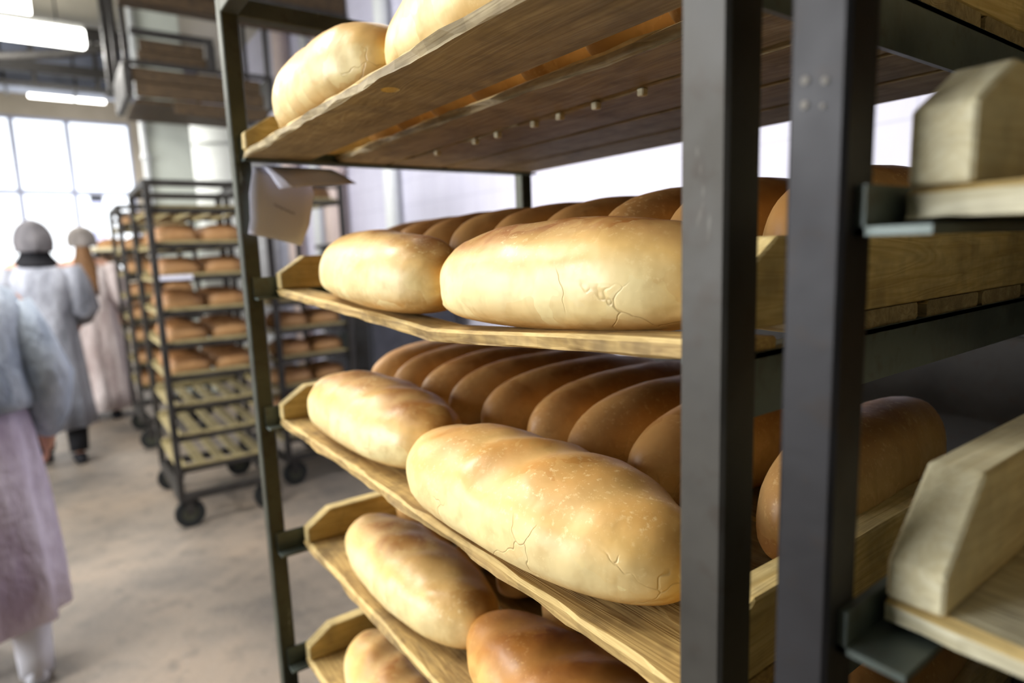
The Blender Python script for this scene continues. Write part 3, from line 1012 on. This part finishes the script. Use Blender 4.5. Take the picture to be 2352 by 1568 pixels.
# galvanised duct and truss across the aisle
du = thing('ventilation_duct', 'bluish galvanised duct crossing under the ceiling', 'duct', (-10.0, 0, H))
for i in range(8):
    link('duct_section', shared('ducts', lambda: box('duct_section', -.25, .25, -.345, .345, 2.16, 2.72, 'duct', .01)), du, (0, -3.4 + i * .70, 0))
    link('flange', shared('ductf', lambda: box('flange', -.28, .28, -.012, .012, 2.12, 2.76, 'steel_dark', .003)), du, (0, -3.4 + i * .70 + .35 - .0, 0))
tr = thing('steel_truss', 'dark steel truss crossing the aisle in front of the bluish duct', 'truss', (-9.4, 0, H))
link('chord', box('chord', -.05, .05, -3.9, 1.30, 2.66, 2.80, 'steel_dark', .005), tr)
link('chord', box('chord', -.05, .05, -3.9, 1.30, 2.22, 2.34, 'steel_dark', .005), tr)
link('chord', box('chord', -.05, .05, -3.9, 1.30, 2.06, 2.11, 'steel_dark', .005), tr)
for i in range(9):
    y = -3.7 + i * .62
    link('web_bar', box('web_bar', -.03, .03, y, y + .05, 2.111, 2.659, 'steel_dark', .003), tr)
tag(link('cable', tube('cable', [(-8.8, -1.9, H + 2.10), (-8.8, -.8, H + 2.13), (-8.8, -.23, H + 2.205), (-8.8, .31, H + 2.305), (-8.8, .90, H + 2.484), (-8.8, 1.1, H + 2.56)], .05, 'steel_dark')), 'thick dark cable sweeping under the ceiling past the box lamp', 'cable')
hp = thing('hanging_post', 'dark vertical post hanging from the ceiling at the conveyor end', 'post', (-7.35, .66, 0))
link('shaft', box('shaft', -.06, .06, -.06, .06, H + 1.62, ZC - .002, 'steel_dark', .006), hp)
link('end_plate', box('end_plate', -.09, .09, -.09, .09, H + 1.595, H + 1.6195, 'steel_dark', .004), hp)

# pipes on the back wall
for i, (x, r, mt, lab) in enumerate(((-7.6, .09, 'pinkpipe', 'wide pinkish vertical pipe on the white wall'), (-6.9, .05, 'tank', 'slim white vertical pipe on the white wall'), (-6.2, .11, 'pinkpipe', 'thick pinkish vertical pipe with a flange on the white wall'), (-5.0, .06, 'tank', 'bluish white vertical pipe on the white wall'))):
    t = thing('wall_pipe', lab, 'pipe', (x, YB - r - .02, 0))
    bm = bmesh.new()
    add_cyl(bm, (0, 0, 0), (0, 0, ZC - .002), r, n=20)
    link('pipe_run', bm_mesh('pipe_run', bm, mt, True), t)
    bm = bmesh.new()
    add_cyl(bm, (0, 0, 2.2), (0, 0, 2.25), r * 1.18, n=20)
    link('flange', bm_mesh('flange', bm, mt, True), t)
br = thing('wall_bracket', 'dark rectangular bar bracket high on the white wall', 'bracket', (-7.2, YB - .12, H + 1.35))
for a in ((-.28, .28, -.02, .02, -.25, -.21), (-.28, .28, -.02, .02, .21, .25), (-.28, -.24, -.02, .02, -.2095, .2095), (.24, .28, -.02, .02, -.2095, .2095)):
    link('bar', box('bar', *a, 'steel_dark', .003), br)
for s in (-1, 1):
    link('stand_off', box('stand_off', s * .26 - .02, s * .26 + .02, .0205, .119, .215, .245, 'steel_dark'), br)

# ------------------------------------------------------------------ people
def cloth_mat(name, c1, c2, alpha=None, trans=.25):
    t = NT(name)
    v = t.coord((1, 1, .35))
    n1 = t.noise(v, 7, 5, .6)
    n2 = t.noise(v, 60, 3)
    t.base(t.ramp(n1, [(.36, c1), (.64, tuple(min(1, x * 1.18) for x in c2))]))
    t.bump(t.math('ADD', n1, t.math('MULTIPLY', t.noise(t.coord((1, 1, .6)), 16, 4), .5)), .75, .04)
    t.set(Roughness=.85, Specular_IOR_Level=.15)
    return t.m


M['gown_blue'] = cloth_mat('gown_blue_grey', s2l(138, 150, 168), s2l(186, 195, 206))
M['gown_lilac'] = cloth_mat('gown_lilac', s2l(168, 152, 172), s2l(210, 202, 216))
M['gown_grey'] = cloth_mat('gown_grey', s2l(111, 114, 124), s2l(158, 161, 172))
M['gown_pink'] = cloth_mat('gown_pinkish', s2l(168, 152, 149), s2l(202, 192, 190))
M['skin'] = plain_mat('skin', s2l(200, 150, 126), .5, .06)
M['black_cloth'] = plain_mat('black_cloth', s2l(26, 26, 30), .85)
M['cap'] = cloth_mat('hair_net', s2l(84, 82, 86), s2l(118, 115, 118))
M['cap_pale'] = cloth_mat('hair_net_pale', s2l(112, 106, 102), s2l(146, 140, 136))
M['hair'] = plain_mat('brown_hair', s2l(112, 80, 50), .6, .3, 40)
M['shoe_white'] = plain_mat('white_cover', s2l(214, 214, 222), .6, .05)


def skin_body(name, nodes, edges, mat):
    """Continuous figure grown over joints: nodes {id: (pos, (rx, ry))}; the first is the pelvis root."""
    ids = list(nodes)
    me = bpy.data.meshes.new(name)
    me.from_pydata([nodes[i][0] for i in ids], [(ids.index(a), ids.index(b)) for a, b in edges], [])
    o = bpy.data.objects.new(name, me)
    COL.objects.link(o)
    sk = o.modifiers.new('skin', 'SKIN')
    sk.use_smooth_shade = True
    o.modifiers.new('sub', 'SUBSURF').levels = 1
    for k, i in enumerate(ids):
        r = nodes[i][1]
        me.skin_vertices[0].data[k].radius = r if hasattr(r, '__len__') else (r, r)
        me.skin_vertices[0].data[k].use_root = (k == 0)
    dg = bpy.context.evaluated_depsgraph_get()
    dg.update()
    nm = bpy.data.meshes.new_from_object(o.evaluated_get(dg))
    bpy.data.objects.remove(o)
    nm.name = name
    nm.materials.clear()
    nm.materials.append(M[mat])
    nm.polygons.foreach_set('use_smooth', [True] * len(nm.polygons))
    return nm


def loft(name, rings, mat, n=40, fold=0.0, nf=9, seed=0, cap=(True, True)):
    """rings: (cx, cy, cz, rx, ry, foldweight) upwards or along any path (rings stay horizontal)."""
    V, F = [], []
    for (x, y, z, rx, ry, fw) in rings:
        for k in range(n):
            th = 2 * PI * k / n
            m = 1 + fold * fw * (math.sin(nf * th + seed + z * 1.5) * .7 + math.sin((nf * 2 - 3) * th + seed * 2.3) * .4)
            V.append((x + rx * m * math.cos(th), y + ry * m * math.sin(th), z))
    for i in range(len(rings) - 1):
        for k in range(n):
            F.append((i * n + k, i * n + (k + 1) % n, (i + 1) * n + (k + 1) % n, (i + 1) * n + k))
    if cap[0]:
        F.append(tuple(range(n - 1, -1, -1)))
    if cap[1]:
        F.append(tuple((len(rings) - 1) * n + k for k in range(n)))
    return mesh(name, V, F, mat, True)


def sleeve(name, pts, mat, n=18, seed=0):
    """Tapered puffy tube along pts [(pos, radius)]."""
    V, F = [], []
    for i, (p, r) in enumerate(pts):
        p = Vector(p)
        a = Vector(pts[max(i - 1, 0)][0])
        b = Vector(pts[min(i + 1, len(pts) - 1)][0])
        d = (b - a).normalized()
        s = d.cross(Vector((1, 0, 0)))
        if s.length < .2:
            s = d.cross(Vector((0, 1, 0)))
        s.normalize()
        t = s.cross(d)
        for k in range(n):
            th = 2 * PI * k / n
            rr = r * (1 + .06 * math.sin(3 * th + i * 1.7 + seed))
            V.append(p + rr * (math.cos(th) * s + math.sin(th) * t))
    for i in range(len(pts) - 1):
        for k in range(n):
            F.append((i * n + k, i * n + (k + 1) % n, (i + 1) * n + (k + 1) % n, (i + 1) * n + k))
    F.append(tuple(range(n - 1, -1, -1)))
    F.append(tuple((len(pts) - 1) * n + k for k in range(n)))
    return mesh(name, V, F, mat, True)


def person(label, loc, h, arm_out, elbow_fwd, rotz=0, skin='skin', stride=.12):
    """Facing -X, right hand towards +Y. Returns (root, key joints)."""
    root = thing('person', label, 'person', loc, rotz)
    k = h / 1.70
    N = {}

    def P(i, x, y, z, r):
        N[i] = ((x * k, y * k, z * k), tuple(q * k for q in r) if hasattr(r, '__len__') else r * k)

    P('pel', 0, 0, .93, (.13, .105))
    P('wai', 0, 0, 1.08, (.12, .09))
    P('che', .01, 0, 1.26, (.145, .10))
    P('sho', .01, 0, 1.38, (.10, .07))
    P('nec', 0, 0, 1.46, .05)
    P('hd0', -.01, 0, 1.53, (.062, .07))
    P('hd1', -.015, 0, 1.60, (.074, .088))
    P('hd2', -.01, 0, 1.66, (.055, .062))
    P('nose', -.105, 0, 1.575, .012)
    E = [('pel', 'wai'), ('wai', 'che'), ('che', 'sho'), ('sho', 'nec'), ('nec', 'hd0'), ('hd0', 'hd1'), ('hd1', 'hd2'), ('hd1', 'nose')]
    J = {}
    for s, nm in ((1, 'R'), (-1, 'L')):
        P('sh' + nm, .01, s * .175, 1.375, .055)
        ex, ey, ez = .01 + elbow_fwd[0], s * (.20 + arm_out), 1.10
        P('el' + nm, ex, ey, ez, .042)
        wx, wy, wz = ex - elbow_fwd[1], s * (.20 + arm_out * .4), 1.10 - elbow_fwd[2]
        P('wr' + nm, wx, wy, wz, .028)
        d = Vector((wx - ex, wy - ey, wz - ez)).normalized()
        q = Vector((wx, wy, wz)) + d * .06
        P('pa' + nm, q.x, q.y, q.z, (.022, .036))
        E += [('sho', 'sh' + nm), ('sh' + nm, 'el' + nm), ('el' + nm, 'wr' + nm), ('wr' + nm, 'pa' + nm)]
        side = Vector((1, 0, 0)) if abs(d.z) > .7 else Vector((0, 0, 1))
        cl = Vector((0, -s, 0))
        for fi in range(4):
            base = q + side * ((fi - 1.5) * .019) + d * .030
            a = base + d * (.034 + .006 * (1.5 - abs(fi - 1.3)))
            b = a + d * .026 + cl * .014
            P('f%d%s' % (fi, nm), base.x, base.y, base.z, .0095)
            P('g%d%s' % (fi, nm), a.x, a.y, a.z, .0088)
            P('h%d%s' % (fi, nm), b.x, b.y, b.z, .007)
            E += [('pa' + nm, 'f%d%s' % (fi, nm)), ('f%d%s' % (fi, nm), 'g%d%s' % (fi, nm)), ('g%d%s' % (fi, nm), 'h%d%s' % (fi, nm))]
        a = q - side * .040 - d * .006
        b = a - side * .012 + d * .035
        P('t0' + nm, a.x, a.y, a.z, .011)
        P('t1' + nm, b.x, b.y, b.z, .009)
        E += [('pa' + nm, 't0' + nm), ('t0' + nm, 't1' + nm)]
        fx = stride * (1 if s > 0 else -1)
        P('hi' + nm, 0, s * .09, .90, .085)
        P('kn' + nm, fx * .35 - .015, s * .095, .50, .058)
        P('an' + nm, fx, s * .095, .085, .036)
        P('to' + nm, fx - .13, s * .105, .03, (.04, .026))
        E += [('pel', 'hi' + nm), ('hi' + nm, 'kn' + nm), ('kn' + nm, 'an' + nm), ('an' + nm, 'to' + nm)]
        J[nm] = [Vector(N[i + nm][0]) for i in ('sh', 'el', 'wr', 'pa', 'hi', 'kn', 'an', 'to')]
    link('body', skin_body('body', N, E, skin), root)
    for s in (-1, 1):
        bm = bmesh.new()
        bmesh.ops.create_uvsphere(bm, u_segments=10, v_segments=8, radius=1)
        bmesh.ops.transform(bm, matrix=Matrix.Translation((-.005 * k, s * .088 * k, 1.575 * k)) @ Matrix.Diagonal((.020 * k, .010 * k, .032 * k, 1)), verts=bm.verts)
        link('ear', bm_mesh('ear', bm, skin, True), root)
        bm = bmesh.new()
        bmesh.ops.create_uvsphere(bm, u_segments=8, v_segments=6, radius=.011 * k, matrix=Matrix.Translation((-.088 * k, s * .032 * k, 1.60 * k)))
        link('eye', bm_mesh('eye', bm, 'shoe_white', True), root)
    link('mouth', box('mouth', -.086 * k, -.078 * k, -.022 * k, .022 * k, 1.53 * k, 1.537 * k, 'skin', .002), root)
    return root, J, k


def cap_mesh(k, mat, r=.112, z0=1.525, z1=1.715, puff=1.0):
    R = []
    for i in range(13):
        t = i / 12
        rr = r * max(.12, math.sqrt(max(0, 1 - (max(0, t - .30) / .70) ** 2))) * (0.93 + .07 * min(1, t * 4))
        R.append((-.008 * k + .012 * k * (1 - t), 0, (z0 + (z1 - z0) * t) * k, rr * k * 1.06 * puff, rr * k * .98 * puff, 1))
    return loft('cap', R, mat, 30, .02, 7)


def shoes(root, J, k, mat, boot=0.0):
    for nm in ('R', 'L'):
        an, to = J[nm][6], J[nm][7]
        R = []
        for t, w, h in ((0, .034, .05), (.25, .04, .075), (.5, .044, .06), (.8, .047, .045), (1.0, .028, .03)):
            R.append((t, w, h))
        V, F = [], []
        n = 14
        heel = an.x + .06 * k
        toe = to.x - .055 * k
        for t, w, h in R:
            x = heel + (toe - heel) * t
            for q in range(n):
                th = 2 * PI * q / n
                V.append((x, an.y + w * k * math.cos(th), max(.001, (h * .5 + h * .55 * math.sin(th)) * k)))
        for i in range(len(R) - 1):
            for q in range(n):
                F.append((i * n + q, i * n + (q + 1) % n, (i + 1) * n + (q + 1) % n, (i + 1) * n + q))
        F.append(tuple(range(n - 1, -1, -1)))
        F.append(tuple((len(R) - 1) * n + q for q in range(n)))
        link('shoe', mesh('shoe', V, F, mat, True), root)
        if boot:
            kn = J[nm][5]
            d = (kn - an) / (kn.z - an.z)
            RR = []
            for i in range(5):
                z = .03 * k + (boot - .03 * k) * i / 4
                p = an + d * (z - an.z)
                RR.append((p.x, p.y, z, (.056 + .016 * (i / 4)) * k, (.052 + .014 * (i / 4)) * k, 1))
            link('boot_shaft', loft('boot_shaft', RR, mat, 18, .03, 4), root)


# nearest person: blue-grey jacket gown over a long lilac one, white shoe covers
p1, J, k = person('person walking away in a blue-grey jacket over a long lilac gown and white boots', (-2.66, -.295, 0), 1.60, .05, (.02, .10, .22), stride=.07)
link('gown_skirt', loft('gown_skirt', [(.0, 0, .225, .20, .205, 1), (.0, 0, .40, .20, .20, 1), (0, 0, .65, .19, .185, .9), (.01, 0, .85, .165, .172, .5), (.01, 0, 1.0, .14, .155, .2)], 'gown_lilac', 56, .10, 8, 1.2), p1)
link('gown_jacket', loft('gown_jacket', [(.01, 0, .945, .165, .19, .6), (.01, 0, .985, .178, .20, .5), (.01, 0, 1.08, .165, .19, .4), (.015, 0, 1.20, .155, .19, .3), (.015, 0, 1.28, .14, .20, .2), (.012, 0, 1.33, .11, .17, .1), (.005, 0, 1.37, .085, .095, 0), (0, 0, 1.39, .066, .07, 0)], 'gown_blue', 44, .05, 7, .4), p1)
for nm in ('R', 'L'):
    a, b, c = J[nm][0], J[nm][1], J[nm][2]
    link('sleeve', sleeve('sleeve', [(a + Vector((0, 0, -.01)), .055), ((a * .6 + b * .4), .066), (b + (0.01 * (b - a)), .068), (b * .45 + c * .55, .066), (c, .04)], 'gown_blue', 18, 1), p1)
link('cap', cap_mesh(k, 'cap'), p1)
shoes(p1, J, k, 'shoe_white', .34)

# middle person: grey gown, black collar, black trousers
p2, J, k = person('person in a pale grey knee-length gown with a black collar and grey hair net', (-5.47, -.105, 0), 1.70, .035, (.03, .20, .10), rotz=.05, stride=.10)
link('gown', loft('gown', [(0, 0, .27, .225, .235, 1), (0, 0, .45, .21, .22, 1), (0, 0, .75, .19, .20, .8), (.01, 0, .98, .165, .185, .4), (.01, 0, 1.08, .155, .178, .3), (.015, 0, 1.22, .16, .20, .3), (.015, 0, 1.32, .145, .215, .2), (.012, 0, 1.385, .11, .17, .1), (.005, 0, 1.43, .08, .10, 0)], 'gown_grey', 52, .08, 8, 2.0), p2)
for nm in ('R', 'L'):
    a, b, c = J[nm][0], J[nm][1], J[nm][2]
    link('sleeve', sleeve('sleeve', [(a + Vector((0, 0, .015)), .08), ((a * .6 + b * .4), .10), (b, .095), (b * .45 + c * .55, .08), (c, .045)], 'gown_grey', 18, 2), p2)
link('collar', loft('collar', [(0, 0, 1.395, .12, .145, 0), (0, 0, 1.43, .10, .125, 0), (0, 0, 1.475, .082, .092, 0), (0, 0, 1.515, .075, .08, 0)], 'black_cloth', 24, .03, 5), p2)
link('cap', cap_mesh(k, 'cap', .118, 1.50, 1.722), p2)
for nm in ('R', 'L'):
    hi, kn, an = J[nm][4], J[nm][5], J[nm][6]
    link('trouser_leg', sleeve('trouser_leg', [(hi, .10), (hi * .5 + kn * .5, .088), (kn, .074), (kn * .4 + an * .6, .066), (an + Vector((0, 0, .0)), .058)], 'black_cloth', 16, 0), p2)
shoes(p2, J, k, 'black_cloth')

# furthest person: long pinkish gown, long brown hair
p3, J, k = person('person in a long pinkish gown with long brown hair under a pale cap', (-6.84, .215, 0), 1.72, .04, (.02, .16, .14), rotz=-.05, stride=.10)
link('gown', loft('gown', [(0, 0, .10, .25, .27, 1), (0, 0, .30, .235, .25, 1), (0, 0, .65, .21, .22, .9), (.01, 0, .95, .18, .195, .5), (.01, 0, 1.10, .155, .178, .3), (.015, 0, 1.25, .15, .19, .2), (.015, 0, 1.34, .135, .195, .1), (.01, 0, 1.40, .10, .15, 0), (0, 0, 1.44, .075, .085, 0)], 'gown_pink', 52, .08, 8, .8), p3)
for nm in ('R', 'L'):
    a, b, c = J[nm][0], J[nm][1], J[nm][2]
    link('sleeve', sleeve('sleeve', [(a + Vector((0, 0, .015)), .075), ((a * .6 + b * .4), .09), (b, .085), (b * .45 + c * .55, .075), (c, .042)], 'gown_pink', 18, 3), p3)
hr = []
for i in range(9):
    t = i / 8
    z = 1.12 + (1.60 - 1.12) * t
    off = .155 * (1 - t) ** .6 * (1 if t < .75 else 1)
    hr.append((.10 - .075 * t + (.05 if t < .45 else .05 * (1 - (t - .45) / .55)), 0, z * k, (.03 + .05 * t) * k, (.075 + .02 * math.sin(t * 5)) * k, 1))
link('hair', loft('hair', hr, 'hair', 26, .06, 9), p3)
link('cap', cap_mesh(k, 'cap_pale', .116, 1.545, 1.725), p3)
for nm in ('R', 'L'):
    hi, kn, an = J[nm][4], J[nm][5], J[nm][6]
    link('trouser_leg', sleeve('trouser_leg', [(kn * .9 + hi * .1, .07), (kn, .072), (kn * .4 + an * .6, .064), (an, .056)], 'black_cloth', 14, 0), p3)
shoes(p3, J, k, 'black_cloth')
bpy.context.view_layer.update()
